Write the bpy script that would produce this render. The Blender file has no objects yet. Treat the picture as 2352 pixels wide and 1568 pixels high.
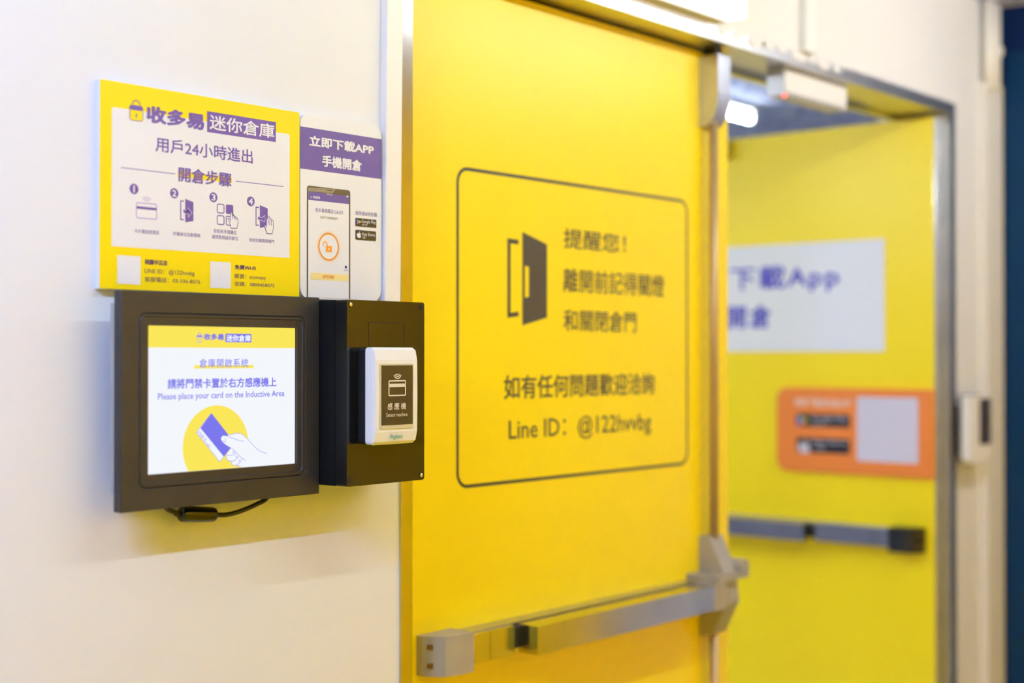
import bpy, bmesh, math, random
from mathutils import Vector, Matrix
random.seed(4)
scene = bpy.context.scene
COL = scene.collection

# ------------------------------------------------------------------ camera
EYE = 1.5            # camera height above the floor
CAM = Vector((0.0, -1.43, EYE))
F = 50 / 36 * 2352   # focal length in pixels of the 2352x1568 frame
YAW = math.atan2(3950 - 1176, F)
PITCH = math.atan2(815 - 784, F)
FW = Vector((math.cos(YAW) * math.cos(PITCH), math.sin(YAW) * math.cos(PITCH), math.sin(PITCH)))
RT = Vector((math.sin(YAW), -math.cos(YAW), 0))
UP = RT.cross(FW)
cd = bpy.data.cameras.new('camera'); cam = bpy.data.objects.new('camera', cd); COL.objects.link(cam)
cam.location = CAM
cam.rotation_euler = FW.to_track_quat('-Z', 'Y').to_euler()
cd.lens = 50; cd.sensor_width = 36; cd.clip_start = 0.05
cd.dof.use_dof = True; cd.dof.focus_distance = 1.86; cd.dof.aperture_fstop = 2.0
scene.camera = cam

# ------------------------------------------------------------------ world, exposure
w = bpy.data.worlds.new('world'); scene.world = w; w.use_nodes = True
w.node_tree.nodes['Background'].inputs[0].default_value = (0.42, 0.58, 1.0, 1)
w.node_tree.nodes['Background'].inputs[1].default_value = 0.3
scene.view_settings.view_transform = 'Standard'
scene.view_settings.look = 'None'
scene.view_settings.gamma = 1.0
scene.view_settings.use_curve_mapping = False
scene.view_settings.exposure = 0.16
# radiance of the lamps
L_NEAR = (35, 41, 39)        # tube in front of the signs
L_DOOR = (56, 60, 64)        # tube in front of the doorway
L_LEFT = (140, 212, 470)       # daylight tube left of the signs
L_FILL = (78, 60, 4)     # added unseen tubes, bouncing yellow fill off the south wall
L_ROOMFILL = (68, 82, 90)     # added hidden tubes, lighting the open leaf and the room ceiling
L_SILL = (20, 24, 27)        # dimmer tube just inside the open doorway
L_EXIT = 1.8
CEIL = EYE + 0.90


# ------------------------------------------------------------------ measuring helpers
def ray(u, v):
    return FW + RT * ((u - 1176) / F) - UP * ((v - 784) / F)


def onY(u, v, y):
    r = ray(u, v); p = CAM + r * ((y - CAM.y) / r.y)
    return (p.x, p.z)


def onX(u, v, x):
    r = ray(u, v); p = CAM + r * ((x - CAM.x) / r.x)
    return (p.y, p.z)


def lin(c):
    c = c / 255
    return c / 12.92 if c <= 0.04045 else ((c + 0.055) / 1.055) ** 2.4


def rgb(r, g, b):
    return (lin(r), lin(g), lin(b), 1)


# ------------------------------------------------------------------ materials
MATS = {}


def mat(name, col=None, rough=0.5, metal=0.0, spec=0.5, vary=0.0, vscale=8.0, bump=0.0, bscale=60.0, coat=0.0,
        stretch=None, alpha=None):
    if name in MATS:
        return MATS[name]
    m = bpy.data.materials.new(name); m.use_nodes = True
    nt = m.node_tree; b = nt.nodes['Principled BSDF']
    b.inputs['Roughness'].default_value = rough
    b.inputs['Metallic'].default_value = metal
    b.inputs['Specular IOR Level'].default_value = spec
    b.inputs['Coat Weight'].default_value = coat
    b.inputs['Coat Roughness'].default_value = 0.08
    tc = nt.nodes.new('ShaderNodeTexCoord')
    mp = nt.nodes.new('ShaderNodeMapping'); nt.links.new(tc.outputs['Object'], mp.inputs[0])
    if stretch:
        mp.inputs['Scale'].default_value = stretch
    nz = nt.nodes.new('ShaderNodeTexNoise'); nz.inputs['Scale'].default_value = vscale
    nz.inputs['Detail'].default_value = 4
    nt.links.new(mp.outputs[0], nz.inputs['Vector'])
    ramp = nt.nodes.new('ShaderNodeMapRange')
    ramp.inputs['From Min'].default_value = 0.3; ramp.inputs['From Max'].default_value = 0.7
    ramp.inputs['To Min'].default_value = 1 - vary; ramp.inputs['To Max'].default_value = 1
    nt.links.new(nz.outputs['Fac'], ramp.inputs['Value'])
    mx = nt.nodes.new('ShaderNodeVectorMath'); mx.operation = 'SCALE'
    mx.inputs[0].default_value = col[:3]
    nt.links.new(ramp.outputs[0], mx.inputs['Scale'])
    nt.links.new(mx.outputs[0], b.inputs['Base Color'])
    if bump:
        n2 = nt.nodes.new('ShaderNodeTexNoise'); n2.inputs['Scale'].default_value = bscale
        n2.inputs['Detail'].default_value = 5
        nt.links.new(mp.outputs[0], n2.inputs['Vector'])
        bp = nt.nodes.new('ShaderNodeBump'); bp.inputs['Strength'].default_value = bump
        bp.inputs['Distance'].default_value = 0.002
        nt.links.new(n2.outputs['Fac'], bp.inputs['Height'])
        nt.links.new(bp.outputs[0], b.inputs['Normal'])
    MATS[name] = m
    return m


def emit(name, col, s):
    if name in MATS:
        return MATS[name]
    m = bpy.data.materials.new(name); m.use_nodes = True
    nt = m.node_tree; nt.nodes.clear()
    e = nt.nodes.new('ShaderNodeEmission'); o = nt.nodes.new('ShaderNodeOutputMaterial')
    e.inputs[0].default_value = col; e.inputs[1].default_value = s
    nt.links.new(e.outputs[0], o.inputs[0])
    MATS[name] = m
    return m


M_wall = mat('cream_wall_paint', rgb(236, 233, 231), 0.55, spec=0.3, vary=0.03, vscale=3, bump=0.25, bscale=22)
M_yel = mat('yellow_door_paint', rgb(255, 225, 0), 0.36, spec=0.45, vary=0.015, vscale=2, bump=0.03, bscale=8)
M_yelwall = mat('yellow_wall_paint', rgb(255, 222, 0), 0.45, vary=0.03, vscale=2)
M_blue = mat('blue_wall_paint', rgb(0, 34, 84), 0.5, spec=0.2, vary=0.08, vscale=3)
M_bluel = mat('blue_panel_paint', rgb(0, 52, 96), 0.5, spec=0.2, vary=0.08, vscale=3)
M_floor = mat('floor_epoxy', rgb(236, 200, 10), 0.35, vary=0.08, vscale=2)
M_steel = mat('stainless_steel', rgb(205, 203, 200), 0.16, metal=1.0, vary=0.12, vscale=14, bump=0.05, bscale=30,
              stretch=(1, 1, 1))
M_satin = mat('satin_frame_steel', rgb(222, 218, 214), 0.36, metal=1.0, vary=0.15, vscale=10)
M_rod = mat('tan_reflection_rod', rgb(196, 168, 120), 0.45, metal=0.6, vary=0.1)  # tan tint puts the yellow door's reflection into the metal colour
M_steel_r = mat('satin_steel', rgb(200, 200, 205), 0.36, metal=1.0, vary=0.15, vscale=20)
M_cast = mat('cast_grey_metal', rgb(178, 172, 162), 0.45, metal=0.35, vary=0.08, vscale=30)
M_white = mat('white_plastic', rgb(240, 238, 236), 0.4, vary=0.02)
M_trunk = mat('ivory_trunking_plastic', rgb(244, 238, 230), 0.4, vary=0.02)
M_reader = mat('reader_white_plastic', rgb(240, 237, 233), 0.32, vary=0.01)
M_signw = mat('sign_white_print', rgb(238, 236, 236), 0.38, vary=0.01)
M_signy = mat('sign_yellow_print', rgb(255, 222, 0), 0.38, vary=0.015)
M_signedge = mat('sign_foam_edge', rgb(232, 232, 238), 0.6, vary=0.02)
M_purple = mat('sign_purple_print', rgb(112, 84, 166), 0.4, vary=0.02)
M_ltpurple = mat('sign_light_purple_print', rgb(176, 150, 200), 0.4)
M_purpledk = mat('sign_dark_purple_print', rgb(84, 52, 96), 0.4)
M_orange = mat('orange_board', rgb(240, 134, 50), 0.4, vary=0.03)
M_ora = mat('orange_print', rgb(250, 158, 50), 0.4)
M_oral = mat('light_orange_print', rgb(250, 214, 176), 0.4)
M_butt = mat('pale_yellow_print', rgb(250, 226, 150), 0.4)
M_blackpr = mat('black_print', rgb(46, 40, 30), 0.35)
M_phone = mat('phone_grey_print', rgb(96, 84, 60), 0.35)
M_phonel = mat('phone_light_grey_print', rgb(150, 138, 112), 0.35)
M_doorink = mat('door_charcoal_vinyl', rgb(72, 64, 52), 0.4)
M_bezel = mat('black_powder_coat', rgb(44, 42, 42), 0.42, vary=0.12, vscale=12, bump=0.08, bscale=400)
M_black = mat('glossy_black_plastic', rgb(20, 19, 18), 0.12, spec=0.6, vary=0.1, vscale=14)
M_matblk = mat('matt_black_plastic', rgb(26, 26, 28), 0.4, vary=0.1)
M_panel = mat('reader_dark_panel', rgb(54, 48, 40), 0.2, spec=0.6)
M_clear = mat('reader_panel_rim', rgb(206, 196, 168), 0.15, spec=0.7)
M_chassis = mat('galvanised_chassis', rgb(176, 172, 166), 0.5, metal=0.3)
M_hole = mat('dark_hole', rgb(8, 8, 8), 0.6)
M_teal = mat('teal_print', rgb(24, 140, 120), 0.4)
M_speck = None


def speckle():
    m = bpy.data.materials.new('speckled_ceiling'); m.use_nodes = True
    nt = m.node_tree; b = nt.nodes['Principled BSDF']
    tc = nt.nodes.new('ShaderNodeTexCoord')
    n = nt.nodes.new('ShaderNodeTexNoise'); n.inputs['Scale'].default_value = 26; n.inputs['Detail'].default_value = 8
    n.inputs['Roughness'].default_value = 0.75
    nt.links.new(tc.outputs['Object'], n.inputs['Vector'])
    r = nt.nodes.new('ShaderNodeValToRGB')
    r.color_ramp.elements[0].position = 0.42; r.color_ramp.elements[0].color = rgb(122, 134, 186)
    r.color_ramp.elements[1].position = 0.58; r.color_ramp.elements[1].color = rgb(244, 240, 255)
    nt.links.new(n.outputs['Fac'], r.inputs[0]); nt.links.new(r.outputs[0], b.inputs['Base Color'])
    b.inputs['Roughness'].default_value = 0.9
    bp = nt.nodes.new('ShaderNodeBump'); bp.inputs['Strength'].default_value = 0.5
    bp.inputs['Distance'].default_value = 0.01
    nt.links.new(n.outputs['Fac'], bp.inputs['Height']); nt.links.new(bp.outputs[0], b.inputs['Normal'])
    return m


M_speck = speckle()
# screen inks: the monitor gives off light
E_white = emit('screen_white', rgb(247, 250, 255), 0.87)
E_yel = emit('screen_yellow', rgb(255, 234, 92), 0.87)
E_pur = emit('screen_violet', rgb(126, 122, 240), 0.87)
E_purl = emit('screen_light_violet', rgb(150, 146, 244), 0.87)
E_near = emit('near_tube_glow', L_NEAR + (1,), 1)
E_door = emit('door_tube_glow', L_DOOR + (1,), 1)
E_left = emit('daylight_tube_glow', L_LEFT + (1,), 1)
E_fill = emit('fill_tube_glow', L_FILL + (1,), 1)
E_roomfill = emit('room_fill_glow', L_ROOMFILL + (1,), 1)
E_sill = emit('dim_tube_glow', L_SILL + (1,), 1)
E_exit = emit('emergency_lamp_glow', (1.0, 0.98, 0.95, 1), L_EXIT)
E_red = emit('red_led_glow', (1.0, 0.12, 0.12, 1), 3.0)


# ------------------------------------------------------------------ object helpers
def tag(o, label=None, cat=None, group=None, kind=None):
    if label: o['label'] = label
    if cat: o['category'] = cat
    if group: o['group'] = group
    if kind: o['kind'] = kind
    return o


def thing(name, label, cat, loc=(0, 0, 0), group=None):
    o = bpy.data.objects.new(name, None); COL.objects.link(o); o.location = loc
    o.empty_display_size = 0.05
    return tag(o, label, cat, group)


def link(name, mesh, m, parent=None, smooth=False):
    o = bpy.data.objects.new(name, mesh); COL.objects.link(o)
    if m is not None:
        mesh.materials.append(m)
    if parent is not None:
        o.parent = parent
        off = Vector((0, 0, 0)); p = parent
        while p is not None:
            off += p.location; p = p.parent
        o.location = -off
    if smooth:
        for p in mesh.polygons: p.use_smooth = True
    return o


def obj(name, bm, m, parent=None, smooth=False, bevel=0.0, seg=2):
    if bevel:
        es = [e for e in bm.edges if len(e.link_faces) == 2 and e.calc_face_angle() > 0.5]
        bmesh.ops.bevel(bm, geom=es, offset=bevel, segments=seg, profile=0.5, affect='EDGES', clamp_overlap=True)
    bmesh.ops.recalc_face_normals(bm, faces=bm.faces)
    me = bpy.data.meshes.new(name); bm.to_mesh(me); bm.free()
    return link(name, me, m, parent, smooth)


def bx(bm, x0, x1, y0, y1, z0, z1):
    vs = [bm.verts.new((x, y, z)) for x in (x0, x1) for y in (y0, y1) for z in (z0, z1)]
    for f in ((0, 1, 3, 2), (4, 6, 7, 5), (0, 4, 5, 1), (2, 3, 7, 6), (0, 2, 6, 4), (1, 5, 7, 3)):
        bm.faces.new([vs[i] for i in f])


def box(name, dims, m, parent=None, bevel=0.0, seg=2):
    bm = bmesh.new(); bx(bm, *dims)
    return obj(name, bm, m, parent, bevel=bevel, seg=seg)


def prism(bm, pts, axis, a0, a1):
    """extrude a closed 2D outline along an axis: 'x' -> pts are (y,z), 'y' -> (x,z), 'z' -> (x,y)"""
    def P(p, a):
        return {'x': (a, p[0], p[1]), 'y': (p[0], a, p[1]), 'z': (p[0], p[1], a)}[axis]
    A = [bm.verts.new(P(p, a0)) for p in pts]; B = [bm.verts.new(P(p, a1)) for p in pts]
    bm.faces.new(A); bm.faces.new(B[::-1]); n = len(pts)
    for i in range(n):
        bm.faces.new((A[i], B[i], B[(i + 1) % n], A[(i + 1) % n]))


def rrect(x0, x1, z0, z1, r, n=6, corners=(1, 1, 1, 1)):
    """rounded rectangle, corners bl, br, tr, tl"""
    out = []
    for k, (cx, cz, a0) in enumerate(((x0 + r, z0 + r, 180), (x1 - r, z0 + r, 270), (x1 - r, z1 - r, 0), (x0 + r, z1 - r, 90))):
        if corners[k] and r > 0:
            for i in range(n + 1):
                a = math.radians(a0 + 90 * i / n); out.append((cx + r * math.cos(a), cz + r * math.sin(a)))
        else:
            out.append(((x0, z0), (x1, z0), (x1, z1), (x0, z1))[k])
    return out


def tube(bm, pts, r, n=12, caps=True):
    pts = [Vector(p) for p in pts]; rings = []
    for i, p in enumerate(pts):
        d = (pts[min(i + 1, len(pts) - 1)] - pts[max(i - 1, 0)]).normalized()
        a = d.cross(Vector((0, 0.3, 1))).normalized(); b = d.cross(a).normalized()
        rr = r[i] if isinstance(r, (list, tuple)) else r
        rings.append([bm.verts.new(p + (a * math.cos(t) + b * math.sin(t)) * rr) for t in [2 * math.pi * k / n for k in range(n)]])
    for A, B in zip(rings, rings[1:]):
        for k in range(n):
            bm.faces.new((A[k], A[(k + 1) % n], B[(k + 1) % n], B[k]))
    if caps:
        bm.faces.new(rings[0]); bm.faces.new(rings[-1][::-1])


def spline(pts, k=8, closed=False):
    P = [Vector((p[0], p[1], p[2] if len(p) > 2 else 0)) for p in pts]; n = len(P); out = []
    for i in range(n if closed else n - 1):
        g = lambda j: P[j % n] if closed else P[max(0, min(n - 1, j))]
        a, b, c, d = g(i - 1), g(i), g(i + 1), g(i + 2)
        for s in range(k):
            t = s / k
            out.append(0.5 * ((2 * b) + (c - a) * t + (2 * a - 5 * b + 4 * c - d) * t * t + (3 * b - a - 3 * c + d) * t ** 3))
    if not closed: out.append(P[-1])
    return out


# ------------------------------------------------------------------ flat print on a plane
class Print:
    """flat ink on an upright face: 'y' faces -y (coords x,z), 'x' faces -x (coords -y,z).
    px() turns the photograph's measurements into metres on that face."""
    def __init__(self, face, at, parent, conv=None):
        self.face, self.at, self.parent, self.conv = face, at, parent, conv or (lambda p: p)

    def px(self, p):
        u, v = self.conv(p)
        if self.face == 'y':
            return Vector(onY(u, v, self.at))
        y, z = onX(u, v, self.at)
        return Vector((-y, z))

    def co(self, p, lift):
        if self.face == 'y':
            return (p[0], self.at - lift, p[1])
        return (self.at - lift, -p[0], p[1])

    def mesh(self, name, verts, faces, m, lift, parent=None):
        me = bpy.data.meshes.new(name)
        me.from_pydata([self.co(v, lift) for v in verts], [], faces)
        me.update()
        return link(name, me, m, parent or self.parent)

    def polym(self, name, pts, m, lift=0.0003, parent=None):
        bm = bmesh.new(); vs = [bm.verts.new(self.co(p, lift)) for p in pts]; f = bm.faces.new(vs)
        bmesh.ops.triangulate(bm, faces=[f])
        for g in bm.faces:
            g.normal_update()
        want = Vector((0, -1, 0)) if self.face == 'y' else Vector((-1, 0, 0))
        for g in bm.faces:
            if g.normal.dot(want) < 0: g.normal_flip()
        me = bpy.data.meshes.new(name); bm.to_mesh(me); bm.free()
        return link(name, me, m, parent or self.parent)

    def poly(self, name, pts, m, lift=0.0003, parent=None):
        return self.polym(name, [self.px(p) for p in pts], m, lift, parent)

    def rect(self, name, tl, br, m, lift=0.0003, r=0.0, parent=None):
        a, b = self.px(tl), self.px(br)
        return self.polym(name, rrect(a.x, b.x, b.y, a.y, r) if r else [(a.x, b.y), (b.x, b.y), (b.x, a.y), (a.x, a.y)], m, lift, parent)

    def strokem(self, name, pts, wd, m, lift=0.0005, closed=False, parent=None):
        pts = [Vector(p[:2]) for p in pts]; n = len(pts); V = []; Fc = []
        for i, p in enumerate(pts):
            a = pts[(i - 1) % n] if closed or i > 0 else p
            c = pts[(i + 1) % n] if closed or i < n - 1 else p
            d1 = (p - a); d2 = (c - p)
            d1 = d1.normalized() if d1.length > 1e-9 else d2.normalized()
            d2 = d2.normalized() if d2.length > 1e-9 else d1
            d = d1 + d2
            d = d.normalized() if d.length > 1e-6 else d2
            nrm = Vector((-d.y, d.x)); k = max(0.45, abs(nrm.dot(Vector((-d2.y, d2.x)))))
            V += [p + nrm * wd / 2 / k, p - nrm * wd / 2 / k]
        for i in range(n if closed else n - 1):
            j = (i + 1) % n; Fc.append((2 * i, 2 * i + 1, 2 * j + 1, 2 * j))
        return self.mesh(name, V, Fc, m, lift, parent)

    def stroke(self, name, pts, wd, m, lift=0.0005, closed=False, smooth=0, parent=None):
        q = [self.px(p) for p in pts]
        if smooth: q = spline(q, smooth, closed)
        return self.strokem(name, q, wd, m, lift, closed, parent)

    def outline(self, name, tl, br, wd, m, r=0.0, lift=0.0005, parent=None):
        a, b = self.px(tl), self.px(br)
        return self.strokem(name, rrect(a.x, b.x, b.y, a.y, r) if r else [(a.x, b.y), (b.x, b.y), (b.x, a.y), (a.x, a.y)], wd, m, lift, True, parent)

    def disc(self, name, c, r, m, lift=0.0004, parent=None, r0=0.0):
        c = self.px(c); n = 40
        if r0:
            return self.strokem(name, [c + Vector((math.cos(2 * math.pi * k / n), math.sin(2 * math.pi * k / n))) * (r + r0) / 2 for k in range(n)], r - r0, m, lift, True, parent)
        return self.polym(name, [c + Vector((math.cos(2 * math.pi * k / n), math.sin(2 * math.pi * k / n))) * r for k in range(n)], m, lift, parent)

    def arcs(self, name, c, radii, wd, m, lift=0.0005, parent=None, a0=205, a1=335):
        c = self.px(c)
        for r in radii:
            self.strokem(name, [c + Vector((math.cos(math.radians(a0 + (a1 - a0) * k / 12)), math.sin(math.radians(a0 + (a1 - a0) * k / 12)))) * r for k in range(13)], wd, m, lift, False, parent)

    def text(self, s, tl, br, m, bold=0.0, lift=0.0006, parent=None, name='lettering', third=None, shear=0.0, space=1.0):
        """fit the glyphs' bounding box to the measured corners (third = top right, for turned lines)"""
        c = bpy.data.curves.new('glyphs', 'FONT'); c.body = s; c.resolution_u = 2; c.shear = shear
        c.space_character = space
        o = bpy.data.objects.new('glyphs', c); COL.objects.link(o)
        bpy.context.view_layer.update()
        me = bpy.data.meshes.new_from_object(o.evaluated_get(bpy.context.evaluated_depsgraph_get()))
        bpy.data.objects.remove(o); bpy.data.curves.remove(c)
        if bold:      # heavier strokes: the flat glyphs laid over themselves, shifted by a hair
            bm = bmesh.new()
            for k in range(8):
                n0 = len(bm.verts); bm.from_mesh(me); bm.verts.ensure_lookup_table()
                dx, dy = math.cos(k * math.pi / 4) * bold * 1.3, math.sin(k * math.pi / 4) * bold * 1.3
                for v in bm.verts[n0:]: v.co.x += dx; v.co.y += dy; v.co.z = 0
            bm.to_mesh(me); bm.free()
        xs = [v.co.x for v in me.vertices]; ys = [v.co.y for v in me.vertices]
        x0, x1, y0, y1 = min(xs), max(xs), min(ys), max(ys)
        a, b = self.px(tl), self.px(br)
        if third is not None:
            t = self.px(third); ex = t - a; ez = a - (a + (b - t)); bl = a + (b - t)
        else:
            ex = Vector((b.x - a.x, 0)); ez = Vector((0, a.y - b.y)); bl = Vector((a.x, b.y))
        for v in me.vertices:
            p = bl + ex * ((v.co.x - x0) / (x1 - x0)) + ez * ((v.co.y - y0) / (y1 - y0))
            v.co = self.co(p, lift + (v.index * 8 // len(me.vertices)) * 4e-6 if bold else lift)
        me.materials.clear()
        me.name = name
        return link(name, me, m, parent or self.parent)


def crop(ox, oy, s):
    return lambda p: (ox + p[0] / s, oy + p[1] / s)


# ------------------------------------------------------------------ the setting
XL, XR, YB = -3.0, 3.63, -3.0
JL0, JL1 = 1.437, 1.4605          # stainless jamb, left
JR0, JR1 = 3.327, 3.362           # stainless jamb, right
HZ = EYE + 0.588                  # underside of the header
FD = 0.153                        # frame depth

bm = bmesh.new()
bx(bm, XL, JL0, 0, 0.2, 0, CEIL)
bx(bm, JL0, JR1, 0, 0.2, HZ + 0.028, CEIL)
bx(bm, JR1, XR, 0, 0.2, 0, CEIL)
tag(obj('wall_north', bm, M_wall), 'cream painted plaster wall carrying the signs and double door', kind='structure')
tag(box('floor', (XL, XR + 0.12, YB, 0.15, -0.1, 0), M_floor), 'yellow coated floor', kind='structure')
tag(box('ceiling', (XL, 6.0, YB, 5.0, CEIL, CEIL + 0.1), M_speck), 'blue grey speckled ceiling', kind='structure')
tag(box('wall_south', (XL, XR, YB - 0.1, YB, 0, CEIL), M_yelwall), 'yellow wall across the corridor', kind='structure')
tag(box('wall_west', (XL - 0.1, XL, YB, 0.2, 0, CEIL), M_wall), 'pale wall closing the corridor', kind='structure')
we = tag(box('wall_east', (XR, XR + 0.12, -1.30, 0.2, 0, CEIL), M_blue), 'dark blue wall closing the corridor', kind='structure')
box('wall_panel', (XR - 0.008, XR + 0.002, -0.30, -0.028, 0.05, CEIL - 0.12), M_bluel, we, bevel=0.003)
tag(box('wall_southeast', (XR, XR + 0.12, YB, -1.30, 0, CEIL), M_yelwall), 'yellow wall at the far corner of the corridor', kind='structure')
d3 = tag(thing('reflection_door', 'unseen pale blue door added to the end wall for its reflection', None, (XR, -0.8, 0)), kind='structure')  # out of view, added for a pale reflection in the push pad
box('door_leaf', (XR - 0.03, XR - 0.0005, -1.25, -0.36, 0.006, CEIL - 0.25), mat('pale_blue_door_paint', rgb(188, 200, 242), 0.4, vary=0.03), d3, bevel=0.002)
bm = bmesh.new(); tube(bm, [(XR - 0.075, -0.46, 1.0), (XR - 0.075, -0.56, 1.0)], 0.010, 12); tube(bm, [(XR - 0.075, -0.46, 1.0), (XR - 0.03, -0.46, 1.0)], 0.010, 12)
obj('door_handle', bm, M_steel_r, d3)
# the room behind the doors
tag(box('floor_room', (0.7, 6.1, 0.15, 5.1, -0.1, 0), mat('grey_floor_epoxy', rgb(240, 243, 250), 0.4, vary=0.05)), 'pale grey floor of the room behind the doors', kind='structure')
tag(box('wall_room_east', (6.0, 6.1, 0.2, 5.0, 0, CEIL), M_wall), 'pale end wall of the room behind the doors', kind='structure')
tag(box('wall_room_north', (0.8, 6.0, 5.0, 5.1, 0, CEIL), M_wall), 'far wall of the room behind the doors', kind='structure')
tag(box('wall_room_west', (0.7, 0.8, 0.2, 5.0, 0, CEIL), mat('lavender_grey_paint', rgb(140, 138, 160), 0.5)), 'grey side wall of the room behind the doors', kind='structure')
tag(box('wall_room_south', (XR + 0.12, 6.0, 0.1, 0.2, 0, CEIL), M_wall), 'near wall of the room behind the doors', kind='structure')

fr = tag(thing('trim_1', 'polished stainless steel frame of the yellow double door', None), kind='structure')
box('jamb', (JL0, JL1, -0.003, FD, 0, HZ), M_steel, fr, bevel=0.0015)
box('jamb', (JR0, JR1, -0.003, FD, 0, HZ), M_satin, fr, bevel=0.0015)
box('header', (JL0, JR1, -0.003, FD, HZ, HZ + 0.028), M_satin, fr, bevel=0.0015)
box('door_stop_strip', (JL1, JR0, 0.107, 0.125, HZ - 0.012, HZ), M_steel, fr)
# splashes of old wall paint left on the header
bm = bmesh.new()
for k in range(9):
    cx = 2.30 + 0.055 * k + random.uniform(-.01, .01); wd = random.uniform(0.015, 0.035); h = random.uniform(0.005, 0.010)
    pts = [(cx + wd * math.cos(a), HZ + 0.028 - h + h * math.sin(a) * (1 + 0.15 * math.sin(3 * a + k))) for a in [i * math.pi / 8 for i in range(16)]]
    prism(bm, pts, 'y', -0.0046, -0.0031)
o = obj('paint_splashes', bm, M_wall, fr)

# ------------------------------------------------------------------ left door leaf (closed)
DY = 0.059; DX0, DX1 = 1.464, 2.41
d1 = tag(thing('door_1', 'closed yellow steel door leaf with reminder lettering and push bar', None, (DX0, DY, 0)), kind='structure')
box('door_leaf', (DX0, DX1, DY, DY + 0.045, 0.008, HZ - 0.007), M_yel, d1, bevel=0.0015)


def push_bar(P, s0, s1, s2, parent, front=0.075, capmat=M_cast):
    """exit device on a leaf. P maps (s along the leaf, distance d off the face, z) to the world."""
    zt, zb = EYE - 0.4255, EYE - 0.469

    def pr(name, pts, z0, z1, m, bevel=0.0):      # plan outline (s,d) pulled up in z
        bm = bmesh.new()
        A = [bm.verts.new(P(s, d, z0)) for s, d in pts]; B = [bm.verts.new(P(s, d, z1)) for s, d in pts]
        bm.faces.new(A); bm.faces.new(B[::-1])
        for i in range(len(pts)):
            j = (i + 1) % len(pts); bm.faces.new((A[i], B[i], B[j], A[j]))
        return obj(name, bm, m, parent, bevel=bevel)
    R = lambda a, b, c, d: [(a, c), (b, c), (b, d), (a, d)]
    # end cap with two screws
    cap = pr('end_cap', [(s0, 0), (s0, 0.012), (s0 + 0.020, 0.040), (s0 + 0.040, 0.048), (s0 + 0.075, 0.048), (s0 + 0.075, 0)], zb - 0.010, zt + 0.006, capmat, 0.003)
    for z in (zb + 0.006, zt - 0.010):
        bm = bmesh.new()
        tube(bm, [P(s0 + 0.006, 0.018, z), P(s0 + 0.0075, 0.0255, z)], 0.0042, 10)
        obj('screw', bm, mat('brass_screw', rgb(140, 105, 45), 0.35, metal=0.8), cap)
    # back rail
    pr('rail', R(s0 + 0.06, s2 - 0.02, 0.0, 0.030), zb + 0.004, zt + 0.002, M_steel_r, 0.002)
    pr('rail_cover', R(s0 + 0.074, s0 + 0.118, 0.028, 0.043), zb, zt, M_steel, 0.0015)
    pr('rail_cover', R(s0 + 0.119, s1 - 0.018, 0.028, 0.043), zb, zt, M_steel, 0.0015)
    pr('rail_gap_block', R(s1 - 0.018, s1 + 0.03, 0.026, 0.036), zb + 0.006, zt - 0.006, M_matblk)
    pr('push_pad', R(s1, s2 - 0.03, 0.036, front), zb - 0.001, zt, M_steel, 0.004)
    pr('pad_end_cap', R(s2 - 0.03, s2 + 0.012, 0.030, front - 0.001), zb - 0.003, zt + 0.001, M_cast, 0.004)
    return cap


def P1(s, d, z): return (s, DY - d, z)


push_bar(P1, 1.533, 1.727, 2.272, d1)
# centre case of the exit device with sloping shoulders
bm = bmesh.new()
prism(bm, [(DY, EYE - 0.345), (DY - 0.022, EYE - 0.345), (DY - 0.055, EYE - 0.415), (DY - 0.060, EYE - 0.47), (DY - 0.03, EYE - 0.53), (DY, EYE - 0.535)], 'x', 2.306, 2.352)
obj('lock_case', bm, M_cast, d1, bevel=0.004)
box('case_flange', (2.262, 2.372, DY - 0.070, DY, EYE - 0.424, EYE - 0.412), M_cast, d1, bevel=0.003)
bm = bmesh.new(); tube(bm, [(2.365, DY - 0.066, EYE - 0.405), (2.365, DY - 0.030, EYE - 0.405)], 0.015, 16)
obj('lock_cylinder', bm, M_cast, d1)
# vertical rod and its guides
for z0, z1 in ((EYE - 0.35, EYE + 0.45), (0.06, EYE - 0.53)):
    bm = bmesh.new(); tube(bm, [(2.327, DY - 0.020, z0), (2.327, DY - 0.020, z1)], 0.0085, 12)
    obj('latch_rod', bm, M_rod, d1, True)
# top latch case, rounded at the bottom front
prof = [(DY, EYE + 0.572), (DY - 0.042, EYE + 0.572)]
for k in range(9):
    a = math.radians(90 * k / 8); prof.append((DY - 0.012 - 0.030 * math.cos(a), EYE + 0.498 - 0.060 * math.sin(a)))
prof.append((DY, EYE + 0.438))
bm = bmesh.new(); prism(bm, prof, 'x', 2.3085, 2.3525)
obj('top_latch_case', bm, M_steel_r, d1, bevel=0.002)
box('latch_bolt', (2.318, 2.342, DY - 0.030, DY - 0.006, EYE + 0.572, HZ + 0.001), M_matblk, d1)
# printed reminder
p = Print('y', DY, d1, crop(1020, 360, 2.0103))
a = p.px((62, 50)); b = p.px((1122, 1418)); zb_ = p.px((65, 1525)).y
p.strokem('printed_frame', rrect(a.x, b.x, zb_, a.y, 0.022, 8), 0.0055, M_doorink, 0.0004, True)
p.stroke('door_icon', [(343, 394), (299, 388), (299, 731), (343, 725)], 0.0075, M_doorink)
p.poly('door_icon', [(361, 347), (475, 404), (475, 742), (361, 778)], M_doorink)
p.poly('icon_handle', [(372, 503), (390, 508), (390, 646), (372, 650)], M_yel, 0.0006)
p.text('提醒您！', (551, 328), (838, 447), M_doorink, 0.006)
p.text('離開前記得關燈', (551, 512), (1016, 648), M_doorink, 0.006)
p.text('和關閉倉門', (551, 703), (887, 812), M_doorink, 0.006)
p.text('如有任何問題歡迎洽詢', (276, 1008), (970, 1095), M_doorink, 0.010)
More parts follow.
